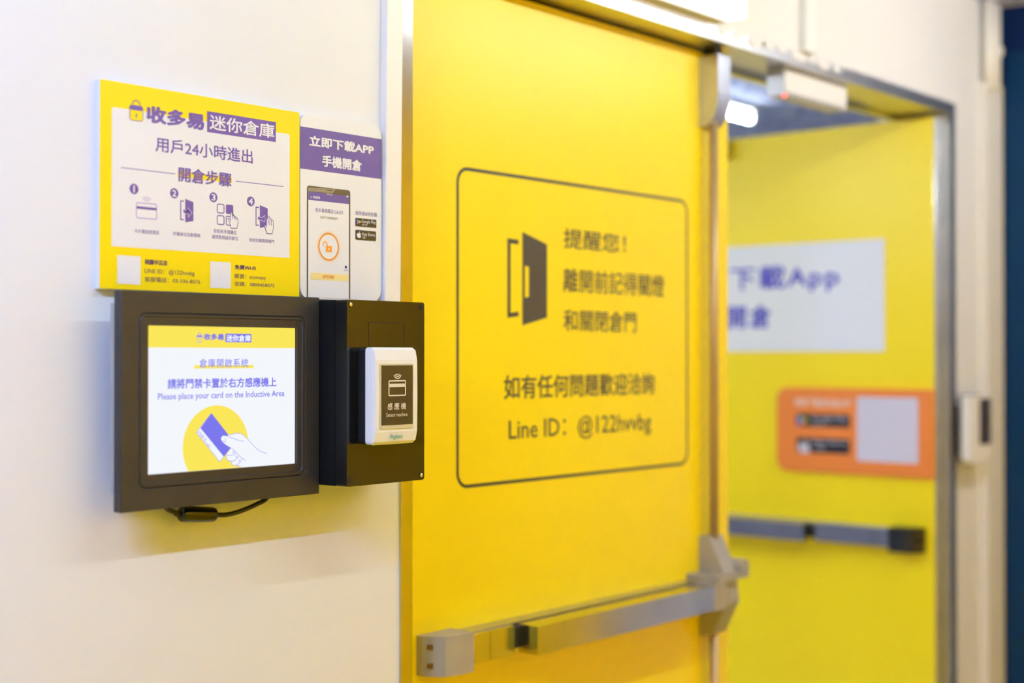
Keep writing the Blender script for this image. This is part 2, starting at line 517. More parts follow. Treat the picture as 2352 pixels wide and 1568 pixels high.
p.text('Line ID：@122hvvbg', (298, 1212), (955, 1282), M_doorink, 0.004)

# ------------------------------------------------------------------ right door leaf (open at a right angle)
LX = 3.285; LY0, LY1 = 0.018, 0.955
d2 = tag(thing('door_2', 'open yellow door leaf swung into the room, with steel push bar', None, (LX, LY0, 0)), kind='structure')
box('door_leaf', (LX, LX + 0.039, LY0, LY1, 0.008, HZ - 0.010), M_yel, d2, bevel=0.0015)
box('edge_strip', (LX + 0.0005, LX + 0.0385, LY0 - 0.0012, LY0 + 0.001, 0.01, HZ - 0.012), M_steel, d2)


def P2(s, d, z): return (LX - d, s, z)


push_bar(P2, 0.042, 0.335, 0.86, d2, 0.070, M_matblk)
bm = bmesh.new()
prism(bm, [(LX, EYE + 0.572), (LX - 0.042, EYE + 0.572), (LX - 0.042, EYE + 0.49), (LX - 0.012, EYE + 0.438), (LX, EYE + 0.438)], 'y', 0.845, 0.89)
obj('top_latch_case', bm, M_steel_r, d2, bevel=0.002)
box('closer_bracket', (LX - 0.03, LX, 0.585, 0.66, EYE + 0.524, EYE + 0.572), M_steel_r, d2, bevel=0.003)
for z0, z1 in ((EYE - 0.35, EYE + 0.45), (0.06, EYE - 0.53)):
    bm = bmesh.new(); tube(bm, [(LX - 0.02, 0.868, z0), (LX - 0.02, 0.868, z1)], 0.0085, 12)
    obj('latch_rod', bm, M_rod, d2, True)

# white paper notice on the open leaf
c7 = crop(1660, 520, 2.6127)
pn = thing('paper_notice', 'white paper notice with blue app lettering on the open door leaf', 'notice', (LX - 0.003, 0.3, EYE + 0.15))
pp = Print('x', LX - 0.003, pn, c7)
r0 = pp.px((968, 72)); r1 = pp.px((968, 748))
box('paper', (LX - 0.003, LX - 0.0002, -r0.x, 0.80, r1.y, r0.y), mat('paper_white', rgb(232, 232, 240), 0.5), pn)
ink = mat('blue_ink', rgb(66, 56, 190), 0.45)
t0 = pp.px((45, 245)); t1 = pp.px((700, 395))
# the first two glyphs of each line run on behind the closed leaf
pp.conv = lambda q: q
class _M(Print):
    def px(self, p): return Vector(p)
pm = _M('x', LX - 0.003, pn)
W = t1.x - t0.x; cw = W * 0.235
pm.text('下載App', (t0.x, t0.y), (t1.x, t1.y + 0.004), ink, 0.016, space=1.12)
pm.text('立即', (t0.x - 2 * cw, t0.y), (t0.x - 0.2 * cw, t1.y + 0.014), ink, 0.016)
e0 = c7((30, 475)); e1 = c7((292, 612))
ye0, ze0 = onX(*e0, LX - 0.003); ye1, ze1 = onX(*e1, LX - 0.003)
pm.text('開倉', (-ye0, ze0), (-ye1, ze1), ink, 0.016, space=1.2)
pm.text('手機', (-ye0 - 2 * cw, ze0), (-ye0 - 0.2 * cw, ze1), ink, 0.016, space=1.2)

# orange board with store badges
c5 = crop(1760, 860, 5.6)
ob = thing('orange_notice_board', 'orange board with two black store badges on the open door leaf', 'sign', (LX - 0.012, 0.2, EYE - 0.2))
po = Print('x', LX - 0.012, ob, c5)
a = po.px((135, 170)); b = po.px((2165, 1290)); zt_ = po.px((2165, 160)).y
bm = bmesh.new()
zlo = po.px((400, 1240)).y; zhi = po.px((400, 168)).y
outl = rrect(a.x, -LY0 - 0.002, zlo, zhi, 0.03, 8, (1, 0, 0, 1))
prism(bm, [(-x, z) for x, z in outl], 'x', LX - 0.012, LX - 0.0002)
obj('board', bm, M_orange, ob, bevel=0.0008)
obw = mat('badge_grey_white', rgb(210, 200, 215), 0.4)
po.text('掃描下載迷你倉APP', (365, 300), (1095, 425), mat('label_pale_print', rgb(245, 222, 210), 0.4), 0.01)
for tl, br, s1, s2 in (((385, 498), (1078, 685), 'Google Play', '立即下載'), ((392, 805), (1075, 1028), 'App Store', '下載')):
    po.rect('store_badge', tl, br, mat('badge_black', rgb(34, 34, 40), 0.35), 0.0003, 0.006)
    po.text(s1, (tl[0] + 200, tl[1] + 30), (br[0] - 40, tl[1] + 115), obw, 0.006)
    po.text(s2, (tl[0] + 205, tl[1] + 120), (tl[0] + 360, tl[1] + 165), obw)
G = [mat('play_green', rgb(90, 180, 90), 0.4), mat('play_blue', rgb(90, 130, 220), 0.4), mat('play_red', rgb(235, 90, 70), 0.4), mat('play_yellow', rgb(245, 195, 40), 0.4)]


def play(pr, x, y, s):
    c = (x + 0.42 * s, y + 0.5 * s)
    T, B, R_ = (x, y), (x, y + s), (x + 0.9 * s, y + 0.52 * s)
    m1 = (x + 0.55 * s, y + 0.30 * s); m2 = (x + 0.55 * s, y + 0.71 * s)
    pr.poly('play_mark', [T, m1, c], G[0], 0.0006); pr.poly('play_mark', [T, c, B], G[1], 0.0006)
    pr.poly('play_mark', [B, c, m2], G[2], 0.0006); pr.poly('play_mark', [c, m1, R_, m2], G[3], 0.0006)


def apple(pr, x, y, w_, h, m):
    pts = [(0.5, .30), (.72, .22), (.93, .34), (.84, .48), (.86, .66), (1.0, .76), (.84, .97), (.66, 1.0), (.5, .95), (.34, 1.0), (.14, .86), (0, .58), (.06, .34), (.26, .22)]
    pr.polym('apple_mark', [Vector(q[:2]) for q in spline([pr.px((x + a_ * w_, y + b_ * h)) for a_, b_ in pts], 4, True)], m, 0.0006)
    pr.poly('apple_mark', [(x + .5 * w_, y + .2 * h), (x + .52 * w_, y + .06 * h), (x + .72 * w_, y), (x + .68 * w_, y + .12 * h)], m, 0.0006)


play(po, 405, 515, 150)
apple(po, 410, 835, 160, 175, obw)
po.rect('blank_tile', (1165, 285), (1955, 1150), mat('tile_grey_white', rgb(214, 206, 222), 0.5), 0.0003, 0.004)

# ------------------------------------------------------------------ maglock under the header
ml = thing('magnetic_lock', 'white magnetic lock hanging below the door header with red light', 'door lock', (2.7, 0.05, HZ - 0.025))
box('lock_body', (2.567, 2.836, 0.022, 0.062, HZ - 0.056, HZ - 0.0005), mat('anodised_lock_body', rgb(190, 186, 190), 0.4, metal=0.5), ml, bevel=0.0015)
box('face_plate', (2.569, 2.835, 0.0195, 0.0222, HZ - 0.050, HZ - 0.006), M_white, ml, bevel=0.0008)
bm = bmesh.new(); tube(bm, [(2.572, 0.024, HZ - 0.0605), (2.572, 0.024, HZ - 0.055)], 0.004, 12)
obj('red_light', bm, E_red, ml)

# ------------------------------------------------------------------ instruction sign
SY = -0.010
cA = crop(200, 160, 4.5231); cB = crop(200, 400, 4.5231)
sg = thing('instruction_sign', 'yellow and white instruction board with four step icons above the monitor', 'sign', (1.1, 0, EYE + 0.08))
x0, zt = onY(229, 180.5, SY); x1, zb = onY(687, 681, SY)
box('board', (x0, x1, SY, 0, zb, zt), M_signedge, sg)
p = Print('y', SY, sg, cA)
p.polym('yellow_face', [(x0, zb), (x1, zb), (x1, zt), (x0, zt)], M_signy, 0.0002)
a = p.px((256, 386)); b = p.px((2103, 665)); p.conv = cB; c = p.px((252, 746))
p.polym('white_panel', rrect(a.x, b.x, c.y, a.y, 0.003, 4, (0, 0, 1, 1)), M_signw, 0.0004)
p.conv = cA


def emblem(pr, tl, br, body, dark, lw, lift=0.0007):
    """the small padlock emblem of the shop"""
    a_, b_ = pr.px(tl), pr.px(br); w_ = b_.x - a_.x; h = a_.y - b_.y
    zm = b_.y + h * 0.72
    pr.polym('emblem', rrect(a_.x, b_.x, b_.y, zm, w_ * 0.16, 4), body, lift)
    pr.strokem('emblem', rrect(a_.x, b_.x, b_.y, zm, w_ * 0.16, 4), lw, dark, lift + 0.0001, True)
    pr.polym('emblem', rrect(a_.x, b_.x, b_.y + h * 0.50, zm, w_ * 0.12, 4), dark, lift + 0.0002)
    pr.strokem('emblem', [(a_.x + w_ * (.5 - .32 * math.cos(t)), zm + h * 0.26 * math.sin(t)) for t in [math.pi * k / 10 for k in range(11)]], lw * 1.2, dark, lift + 0.0001)
    pr.strokem('emblem', [(a_.x + w_ * .5, b_.y + h * .36), (a_.x + w_ * .5, b_.y + h * .14)], w_ * 0.09, dark, lift + 0.0002)


emblem(p, (440, 305), (575, 540), M_signy, M_purple, 0.0008)
p.text('收多易', (612, 366), (1215, 634), M_purple, 0.035, 0.0007)
p.rect('logo_block', (1244, 430), (1958, 752), M_purple, 0.0006)
p.text('迷你倉庫', (1268, 463), (1942, 720), M_signw, 0.012, 0.0008)
p.text('用戶24小時進出', (708, 693), (1718, 980), M_purple, 0.012)
p.stroke('rule_line', [(350, 1016), (915, 1083)], 0.0009, M_purple)
p.conv = cB
p.stroke('rule_line', [(1540, 72), (2037, 128)], 0.0009, M_purple)
a = cA((940, 1050)); b = cB((1503, 92)); t = cA((946, 1006)); e = cB((1498, 138))
p.conv = lambda q: q
p.rect('highlight', a, b, M_signy, 0.0005)
p.text('開倉步驟', t, e, M_purple, 0.016, 0.0008)
p.conv = cB
for n, (cx, cy) in enumerate(((485, 153), (903, 198), (1310, 240), (1698, 282))):
    p.disc('step_disc', (cx, cy), 0.0062, M_purple, 0.0005)
    dx, dy = (7, 36) if n == 0 else (21, 34)
    p.text(str(n + 1), (cx - dx, cy - dy - 2), (cx + dx, cy + dy + 2), M_signw, 0.016 if n else 0.004, 0.0007)
# step 1: card with waves
p.outline('card_icon', (510, 293), (720, 470), 0.0011, M_ltpurple, 0.002)
p.rect('card_stripe', (512, 331), (718, 377), M_purple, 0.0006)
p.arcs('wave_icon', (618, 222), (0.0022, 0.0043, 0.0064), 0.0007, M_ltpurple)
# step 2: door with arrow out
c2 = crop(300, 430, 12.061); p.conv = c2
p.stroke('door_icon', [(1470, 388), (1382, 374), (1382, 892), (1470, 898)], 0.0015, M_purple)
p.poly('door_icon', [(1505, 318), (1732, 412), (1732, 935), (1505, 972)], M_purple, 0.0006)
arr = [(1452, 600), (1500, 645), (1580, 668), (1588, 585), (1685, 706), (1594, 815), (1588, 735), (1505, 722), (1452, 688)]
p.stroke('arrow_icon', arr, 0.0011, M_signw, 0.0007, True)
p.poly('arrow_icon', arr, M_purple, 0.0009)
# step 3: four boxes and a pointing hand
c3 = crop(470, 430, 11.2); p.conv = c3
p.outline('box_icon', (318, 428), (492, 668), 0.0013, M_purple, 0.002)
p.rect('box_icon', (540, 438), (730, 698), M_purple, 0.0005, 0.002)
p.outline('box_icon', (318, 723), (492, 963), 0.0013, M_purple, 0.002)
p.outline('box_icon', (550, 743), (724, 983), 0.0013, M_purple, 0.002)
hand = [(655, 660), (678, 634), (698, 655), (702, 725), (735, 728), (762, 755), (797, 770), (832, 802), (850, 850), (848, 930), (815, 1058), (668, 1050), (658, 985), (630, 900), (590, 825), (602, 796), (628, 805), (658, 875)]
p.poly('hand_icon', hand, M_signw, 0.0007)
p.stroke('hand_icon', hand, 0.0008, M_purple, 0.0008, True)
for u, v0, v1 in ((706, 722, 812), (750, 752, 824), (795, 775, 845)):
    p.stroke('hand_icon', [(u, v0), (u, v1)], 0.0008, M_purple, 0.0009)
# step 4: door with arrow in and a flat hand
p.stroke('door_icon', [(1390, 520), (1316, 510), (1316, 972), (1390, 978)], 0.0015, M_purple)
p.poly('door_icon', [(1415, 460), (1615, 545), (1615, 1005), (1415, 1045)], M_purple, 0.0006)
arr = [(1350, 790), (1395, 740), (1402, 775), (1470, 782), (1540, 735), (1540, 878), (1470, 858), (1402, 828), (1390, 845)]
p.stroke('arrow_icon', arr, 0.0011, M_signw, 0.0007, True)
p.poly('arrow_icon', arr, M_purple, 0.0009)
hand = [(1582, 805), (1612, 790), (1624, 748), (1650, 746), (1662, 792), (1692, 800), (1706, 850), (1738, 850), (1755, 890), (1750, 1080), (1720, 1196), (1588, 1186), (1560, 1080), (1522, 978), (1545, 955), (1576, 1030)]
p.poly('hand_icon', hand, M_signw, 0.0010)
p.stroke('hand_icon', hand, 0.0008, M_purple, 0.0011, True)
for u, v0, v1 in ((1618, 800, 965), (1660, 800, 970), (1704, 850, 988)):
    p.stroke('hand_icon', [(u, v0), (u, v1)], 0.0008, M_purple, 0.0012)
p.conv = cB
for s, tl, br in (('卡片置放感應區', (488, 566), (745, 628)), ('所屬倉位自動開啟', (890, 595), (1173, 657)), ('若租用多個櫃位', (1311, 567), (1550, 628)),
                  ('選擇要開啟的倉位', (1293, 627), (1566, 690)), ('使用完畢關閉櫃門', (1680, 661), (1942, 720))):
    p.text(s, tl, br, M_purple)
p.rect('blank_tile', (312, 840), (552, 1146), M_signw, 0.0005)
p.rect('blank_tile', (1277, 904), (1490, 1188), M_signw, 0.0005)
for s, tl, br, bo in (('桃園中正店', (597, 882), (831, 950), 0.025), ('LINE ID：@122hvvbg', (595, 978), (1113, 1064), 0), ('客服電話：03-336-8076', (595, 1063), (1173, 1142), 0),
                      ('免費Wi-Fi', (1531, 938), (1749, 1000), 0.025), ('帳號：storeasy', (1530, 1030), (1856, 1106), 0), ('密碼：0800458075', (1529, 1112), (1943, 1178), 0)):
    p.text(s, tl, br, M_purpledk, bo)

# ------------------------------------------------------------------ app poster
AY = -0.008
cC = crop(670, 240, 3.4087)
ap = thing('app_poster', 'white rounded board with purple heading and printed phone beside the door frame', 'sign', (1.3, 0, EYE + 0.07))
p = Print('y', AY, ap, cC)
x0 = p.px((66, 200)).x; x1 = p.px((703, 300)).x; zt = p.px((140, 68)).y; zb = onY(860, 692, AY)[1]
bm = bmesh.new(); prism(bm, rrect(x0, x1, zb, zt, 0.017, 8), 'y', AY, 0); obj('board', bm, M_signw, ap, bevel=0.0008)
a = p.px((70, 170)); b = p.px((700, 583))
p.polym('purple_band', [(x0, b.y), (x1, b.y), (x1, a.y), (x0, a.y)], mat('poster_purple_print', rgb(104, 84, 158), 0.4), 0.0002)
p.text('立即下載APP', (135, 238), (642, 398), M_signw, 0.028)
p.text('手機開倉', (235, 393), (546, 527), M_signw, 0.028)
a = p.px((118, 632)); b = p.px((458, 672))
p.polym('phone_body', rrect(a.x, b.x, zb + 0.002, a.y, 0.004, 5, (0, 0, 1, 1)), M_phone, 0.0003)
p.poly('phone_glint', [(125, 650), (345, 660), (318, 695), (125, 678)], M_phonel, 0.0004)
p.rect('phone_speaker', (267, 665), (316, 676), M_blackpr, 0.0005)
a = p.px((128, 682)); b = p.px((446, 782))
p.polym('phone_screen', [(a.x, zb + 0.002), (b.x, zb + 0.002), (b.x, a.y), (a.x, a.y)], M_signw, 0.0005)
p.rect('phone_title_bar', (128, 680), (446, 780), mat('poster_purple_print', None), 0.0006)
p.stroke('back_mark', [(152, 716), (144, 726), (152, 736)], 0.0006, M_signw, 0.0008)
p.text('智能開鎖', (163, 714), (219, 741), M_signw, 0.01, 0.0008)
p.text('下午6:15', (270, 694), (314, 714), M_signw, 0, 0.0008)
p.rect('battery_mark', (427, 713), (440, 727), M_signw, 0.0008)
p.text('收多易旗艦店 GA253', (182, 807), (398, 862), mat('poster_blue_violet', rgb(108, 100, 160), 0.4), 0, 0.0008)
p.text('請按下方鈕開啟倉門', (222, 871), (356, 904), mat('poster_olive', rgb(160, 140, 90), 0.4), 0, 0.0008)
c = p.px((287, 1113)); rr = abs(p.px((287, 1008)).y - c.y)
for r_, w_, m_ in ((rr * 1.19, 0.0004, M_oral), (rr * 1.06, 0.0018, M_oral), (rr * 0.97, 0.0022, M_ora)):
    p.strokem('dial_ring', [(c.x + r_ * math.cos(t), c.y + r_ * math.sin(t)) for t in [2 * math.pi * k / 48 for k in range(48)]], w_, m_, 0.0007, True)
p.rect('unlock_icon', (265, 1104), (311, 1157), M_ora, 0.0008, 0.0008)
p.stroke('unlock_icon', [(246, 1108), (243, 1088), (258, 1072), (272, 1086), (275, 1106)], 0.0014, M_ora, 0.0008, False, 5)
p.rect('unlock_icon', (284, 1122), (291, 1142), M_signw, 0.0010)
p.rect('phone_button', (145, 1314), (440, 1384), M_butt, 0.0007)
p.text('倉門已開啟', (238, 1332), (330, 1364), M_ora, 0.01, 0.0009)
p.rect('menu_icon', (413, 1262), (430, 1283), mat('poster_blue', rgb(60, 66, 160), 0.4), 0.0008)
p.text('我的設備', (405, 1292), (438, 1303), mat('poster_blue', None), 0, 0.0008)
p.text('迷你倉&快存櫃', (496, 830), (665, 880), mat('poster_blue_violet', None), 0, 0.0006)
bk = mat('poster_badge_black', rgb(62, 54, 30), 0.35)
p.rect('store_badge', (497, 886), (662, 967), bk, 0.0003, 0.0008)
p.text('Google Play', (545, 899), (655, 943), M_signw, 0, 0.0006)
p.text('立即下載', (547, 933), (588, 952), M_signw, 0, 0.0006)
p.rect('store_badge', (497, 979), (660, 1071), bk, 0.0003, 0.002)
p.text('App Store', (547, 1000), (649, 1040), M_signw, 0, 0.0006)
p.text('下載', (547, 1032), (574, 1052), M_signw, 0, 0.0006)
play(p, 507, 897, 42)
apple(p, 508, 994, 33, 50, M_signw)

# ------------------------------------------------------------------ touch monitor
MY = -0.050
mo = thing('panel_monitor', 'black framed wall monitor showing a place-your-card screen', 'monitor', (1.08, -0.02, EYE - 0.05))
cM = crop(230, 650, 2.7037); cS = crop(330, 730, 4.2389)
bx0 = onY(276, 900, MY)[0]; bx1 = onY(734.5, 900, MY)[0]; bz1 = onY(500, 673.5, MY)[1]; bz0 = onY(500, 1156.5, MY)[1]
pm_ = Print('y', MY, mo, cM)
gx0, gz1 = pm_.px((243, 178)); gx1 = pm_.px((1278, 300)).x; gz0 = pm_.px((270, 1280)).y
hx0, hz1 = pm_.px((262, 208)); hx1 = pm_.px((1254, 300)).x; hz0 = pm_.px((262, 1244)).y
SCY = MY + 0.006
ps = Print('y', SCY, mo, cS)
sx0 = ps.px((40, 700)).x; sx1 = ps.px((1462, 700)).x + 0.002; sz1 = ps.px((700, 86)).y + 0.0012; sz0 = ps.px((700, 1476)).y - 0.001
ps0 = Print('y', MY + 0.001, mo, cS)
ox0 = ps0.px((44, 700)).x; ox1 = ps0.px((1497, 700)).x; oz1 = ps0.px((700, 84)).y; oz0 = ps0.px((700, 1478)).y
bm = bmesh.new()
loops = [(bx0, bx1, bz0, bz1, 0.002, MY + 0.012), (bx0, bx1, bz0, bz1, 0.002, MY + 0.0012), (bx0 + .0012, bx1 - .0012, bz0 + .0012, bz1 - .0012, 0.002, MY),
         (gx0, gx1, gz0, gz1, 0.010, MY), (gx0 + .001, gx1 - .001, gz0 + .001, gz1 - .001, 0.009, MY + 0.0012), (gx0 + .0022, gx1 - .0022, gz0 + .0022, gz1 - .0022, 0.008, MY - 0.0004),
         (hx0 - .001, hx1 + .001, hz0 - .001, hz1 + .001, 0.006, MY - 0.0004), (hx0, hx1, hz0, hz1, 0.005, MY + 0.001),
         (ox0, ox1, oz0, oz1, 0.0012, MY + 0.001), (ox0, ox1, oz0, oz1, 0.0012, SCY + 0.001)]
rings = [[bm.verts.new((x, y, z)) for x, z in rrect(a, b, c, d, r, 6)] for a, b, c, d, r, y in loops]
for A, B in zip(rings, rings[1:]):
    for i in range(len(A)):
        j = (i + 1) % len(A); bm.faces.new((A[i], A[j], B[j], B[i]))
bm.faces.new(rings[0])
obj('bezel', bm, M_bezel, mo)
box('chassis', (bx0 + 0.004, bx1 - 0.012, -0.025, MY + 0.0125, bz0 + 0.020, bz1 - 0.015), M_chassis, mo, bevel=0.001)
box('wall_bracket', (bx0 + 0.08, bx1 - 0.08, -0.0255, 0, bz0 + 0.06, bz1 - 0.06), M_matblk, mo)
scr = ps.polym('screen', [(ox0, oz0), (ox1, oz0), (ox1, oz1), (ox0, oz1)], E_white, 0.0)
ps.parent = scr
zy = ps.px((700, 290)).y
ps.polym('screen_band', [(ox0, zy), (ox1, zy), (ox1, oz1), (ox0, oz1)], E_yel, 0.0002)
emblem(ps, (515, 142), (567, 236), E_yel, E_purl, 0.0006, 0.0004)
ps.text('收多易', (582, 151), (778, 216), E_pur, 0.035)
ps.rect('logo_block', (793, 152), (1047, 238), E_pur, 0.0004)
ps.text('迷你倉庫', (803, 162), (1040, 232), E_white, 0.02)
ps.rect('underline', (490, 461), (1068, 488), E_yel, 0.0003)
ps.text('倉庫開啟系統', (540, 396), (1016, 480), E_pur, 0.004, space=1.12)
ps.text('請將門禁卡置於右方感應機上', (230, 590), (1290, 668), E_pur, 0.018)
ps.text('Please place your card on the Inductive Area', (136, 733), (1367, 779), E_pur, 0.008)
ce = ps.px((705, 1200)); r_ = (ps.px((1024, 1200)).x - ps.px((385, 1200)).x) / 2; zc = ps.px((720, 850)).y - r_
pts = [(ce.x + r_ * math.cos(t), zc + r_ * math.sin(t)) for t in [2 * math.pi * k / 72 for k in range(72)]]
keep = [q for q in pts if q[1] > oz0 + 0.0002]
keep.sort(key=lambda q: (math.atan2(q[1] - zc, q[0] - ce.x) + math.pi * 0.5) % (2 * math.pi))
hw = math.sqrt(max(0, r_ * r_ - (zc - oz0 - 0.0002) ** 2))
ps.polym('disc_graphic', [(ce.x + hw, oz0 + 0.0002)] + keep + [(ce.x - hw, oz0 + 0.0002)], E_yel, 0.0003)
ps.poly('card_graphic', [(657, 925), (507, 1112), (738, 1403), (885, 1215)], E_white, 0.0004)
ps.stroke('card_graphic', [(657, 928), (510, 1112), (738, 1400), (882, 1215)], 0.0006, E_purl, 0.0005, True)
ps.poly('card_graphic', [(657, 925), (550, 1072), (777, 1349), (880, 1212)], E_pur, 0.0006)
ps.text('門禁卡', (540, 1098), (592, 1210), E_purl, 0, 0.0007, third=(618, 1185))
ps.text('CARD', (602, 1205), (640, 1262), E_purl, 0, 0.0007, third=(652, 1245))
hand = [(835, 1138), (900, 1122), (950, 1128), (1000, 1170), (1060, 1235), (1120, 1290), (1195, 1320), (1195, 1432), (940, 1448), (898, 1432), (862, 1432), (848, 1396), (805, 1380), (797, 1338), (830, 1290), (850, 1270), (790, 1232), (755, 1200), (747, 1170), (765, 1146), (800, 1148)]
ps.poly('hand_graphic', hand, E_white, 0.0008)
for ln in ([(835, 1138), (900, 1122), (950, 1128), (1000, 1170), (1060, 1235), (1120, 1290), (1195, 1320)],
           [(975, 1200), (920, 1190), (850, 1165), (800, 1147), (765, 1146), (747, 1170), (757, 1200), (795, 1235), (850, 1268), (890, 1300), (930, 1345), (990, 1388)],
           [(795, 1335), (850, 1335), (892, 1318)], [(800, 1340), (808, 1380), (850, 1392), (892, 1380), (917, 1345)],
           [(848, 1395), (862, 1432), (900, 1430), (945, 1392), (952, 1365)], [(895, 1432), (942, 1450)], [(792, 1170), (788, 1205), (764, 1194)],
           [(862, 1290), (870, 1312), (884, 1300)], [(893, 1330), (897, 1358), (908, 1350)], [(930, 1375), (926, 1395), (938, 1390)]):
    ps.stroke('hand_graphic', ln, 0.0006, E_purl, 0.0009, False, 5)

# monitor lead with ferrite bead
CY = -0.022
ca = thing('monitor_lead', 'black lead with ferrite bead hanging under the monitor', 'cable', (1.05, CY, EYE - 0.2))
cL = crop(380, 1120, 9.0462)


def cp(u, v, y=CY):
    x, z = onY(*cL((u, v)), y); return Vector((x, y, z))


A_, B_ = cp(310, 560), cp(1035, 560)
path = [cp(-60, 330), cp(60, 455), cp(200, 515), A_, B_, cp(1250, 560), cp(1480, 510), cp(1700, 430), cp(1900, 340), cp(2080, 240), cp(2200, 60)]
bm = bmesh.new(); tube(bm, [Vector(q) for q in spline(path, 6)], 0.0030, 12)
obj('lead', bm, M_matblk, ca, True)
ctr1 = cp(300, 545); ctr2 = cp(1035, 555); dd = ctr2 - ctr1
bm = bmesh.new()
tube(bm, [ctr1 + dd * t for t in (0, .015, .06, .12, .5, .90, .96, 1)], [.0050, .0078, .0092, .0096, .0098, .0092, .0085, .0052], 24)
bead = obj('ferrite_bead', bm, M_black, ca, True)
for u, v in ((572, 518), (917, 545)):
    q = cp(u, v, CY - 0.0092)
    bm = bmesh.new(); tube(bm, [q, q + Vector((0, 0.0012, 0))], 0.0009, 8); obj('bead_pin_hole', bm, M_hole, bead)

# ------------------------------------------------------------------ black junction box
BY = -0.100
jx0, jz1 = onY(797, 687.5, BY); jx1, jz0 = onY(974.5, 1101, BY)
jb = thing('junction_box', 'glossy black plastic junction box between monitor and yellow door', 'electrical box', (jx0, 0, jz0))
box('box_body', (jx0, jx1, -0.0775, 0, jz0, jz1), mat('satin_black_plastic', rgb(18, 18, 19), 0.45, spec=0.25, vary=0.1), jb, bevel=0.002)
bm = bmesh.new(); prism(bm, rrect(jx0, jx1, jz0, jz1, 0.0035, 5), 'y', BY, -0.0785)
lid = obj('box_lid', bm, M_black, jb, bevel=0.0009)
lid.data.materials.append(MATS['satin_black_plastic'])
for f_ in lid.data.polygons:
    if f_.normal.y > -0.4: f_.material_index = 1
box('box_seam', (jx0 + 0.0008, jx1 - 0.0008, -0.079, -0.077, jz0 + 0.0008, jz1 - 0.0008), M_hole, jb)
pj = Print('y', BY, lid)
for k, (u, v) in enumerate(((801, 698), (969, 705), (802.5, 1103.5), (967, 1091.5))):
    x, z = onY(u, v, BY)
    x = max(jx0 + 0.0062, min(jx1 - 0.0062, x)); z = max(jz0 + 0.0062, min(jz1 - 0.0062, z))
    bm = bmesh.new(); tube(bm, [(x, BY - 0.0004, z), (x, BY + 0.001, z)], 0.0040, 14); obj('screw_recess', bm, M_hole, lid)
    if k in (0, 3):
        bm = bmesh.new(); tube(bm, [(x, BY - 0.0016, z), (x, BY - 0.0010, z), (x, BY + 0.001, z)], [0.0016, 0.0027, 0.0028], 14)
        obj('screw', bm, mat('zinc_screw', rgb(220, 210, 180), 0.25, metal=1.0), lid)
a = onY(847, 740, BY); b = onY(928, 800, BY)
pj.strokem('label_groove', [(a[0], a[1] - 0.07), a, (b[0], a[1]), (b[0], a[1] - 0.07)], 0.0007, M_hole, 0.0002)

# ------------------------------------------------------------------ card reader on the box
RY = -0.132
cR = crop(830, 790, 6.2714)
rx0 = onY(860.5, 900, RY)[0]; rx1 = onY(959.5, 900, RY)[0]; rz1 = onY(900, 797.5, RY)[1]; rz0 = onY(900, 1020.5, RY)[1]
rd = thing('card_reader', 'white card reader with dark sensor panel on the black box', 'card reader', ((rx0 + rx1) / 2, BY, rz0))
bm = bmesh.new(); prism(bm, rrect(rx0 + 0.001, rx1 - 0.001, rz0 + 0.001, rz1 - 0.001, 0.005, 6), 'y', -0.1155, BY - 0.0003)
obj('reader_base', bm, M_matblk, rd)
hgt = rz1 - rz0
bm = bmesh.new()
# cover: rings stepping forward, the face bowed back towards top and bottom
ring_def = [(0, -0.1150), (0, -0.1262)]
rings = []
for ins, y in ((0.0, -0.1150), (0.0, -0.1255)):
    rings.append([bm.verts.new((x, y, z)) for x, z in rrect(rx0 + ins, rx1 - ins, rz0 + ins, rz1 - ins, 0.005, 6)])
for A, B in zip(rings, rings[1:]):
    for i in range(len(A)):
        j = (i + 1) % len(A); bm.faces.new((A[i], A[j], B[j], B[i]))
bm.faces.new(rings[0])
prof = [(0.0, -0.1262), (0.03, -0.1292), (0.13, RY), (0.5, RY - 0.0006), (0.87, RY), (0.97, -0.1292), (1.0, -0.1262)]
rows = []
for t, y in prof:
    z = rz0 + hgt * t; ins = 0.0045 if t in (0.0, 1.0) else (0.0012 if 0.1 < t < 0.9 else 0.0014)
    rows.append([bm.verts.new((x, yy, z)) for x, yy in ((rx0 + ins - 0.0006, -0.1252), (rx0 + ins, y), (rx1 - ins, y), (rx1 - ins + 0.0006, -0.1252))])
for A, B in zip(rows, rows[1:]):
    for i in range(3): bm.faces.new((A[i], A[i + 1], B[i + 1], B[i]))
bm.faces.new(rings[1][::-1])
obj('reader_cover', bm, M_reader, rd)
pr_ = Print('y', RY - 0.0006, rd, cR)
a = pr_.px((262, 284)); b = pr_.px((746, 1200))
bm = bmesh.new(); prism(bm, rrect(a.x, b.x, b.y, a.y, 0.0022, 5), 'y', RY - 0.0012, RY + 0.001)
rim = obj('panel_rim', bm, M_clear, rd, bevel=0.0004)
pr_.at = RY - 0.0012
pn_ = pr_.rect('sensor_panel', (288, 308), (738, 1150), M_panel, 0.0002); pr_.parent = pn_
lt = mat('panel_pale_print', rgb(230, 222, 206), 0.4)
pr_.arcs('wave_icon', (517, 418), (0.0019, 0.0043, 0.0068), 0.0012, lt, a0=200, a1=340)
pr_.outline('card_icon', (394, 530), (632, 735), 0.0017, lt, 0.0016)
pr_.rect('card_stripe', (394, 571), (632, 615), lt, 0.0005)
pr_.text('感 應 機', (374, 849), (638, 937), lt, 0.006)
pr_.text('Sensor machine', (355, 993), (659, 1036), lt, 0)
pg = Print('y', -0.1305, rd, cR)
pg.at = RY + 0.0004
pg.text('Pegasus', (398, 1300), (577, 1370), M_teal, 0.012, 0.0022, shear=0.25)

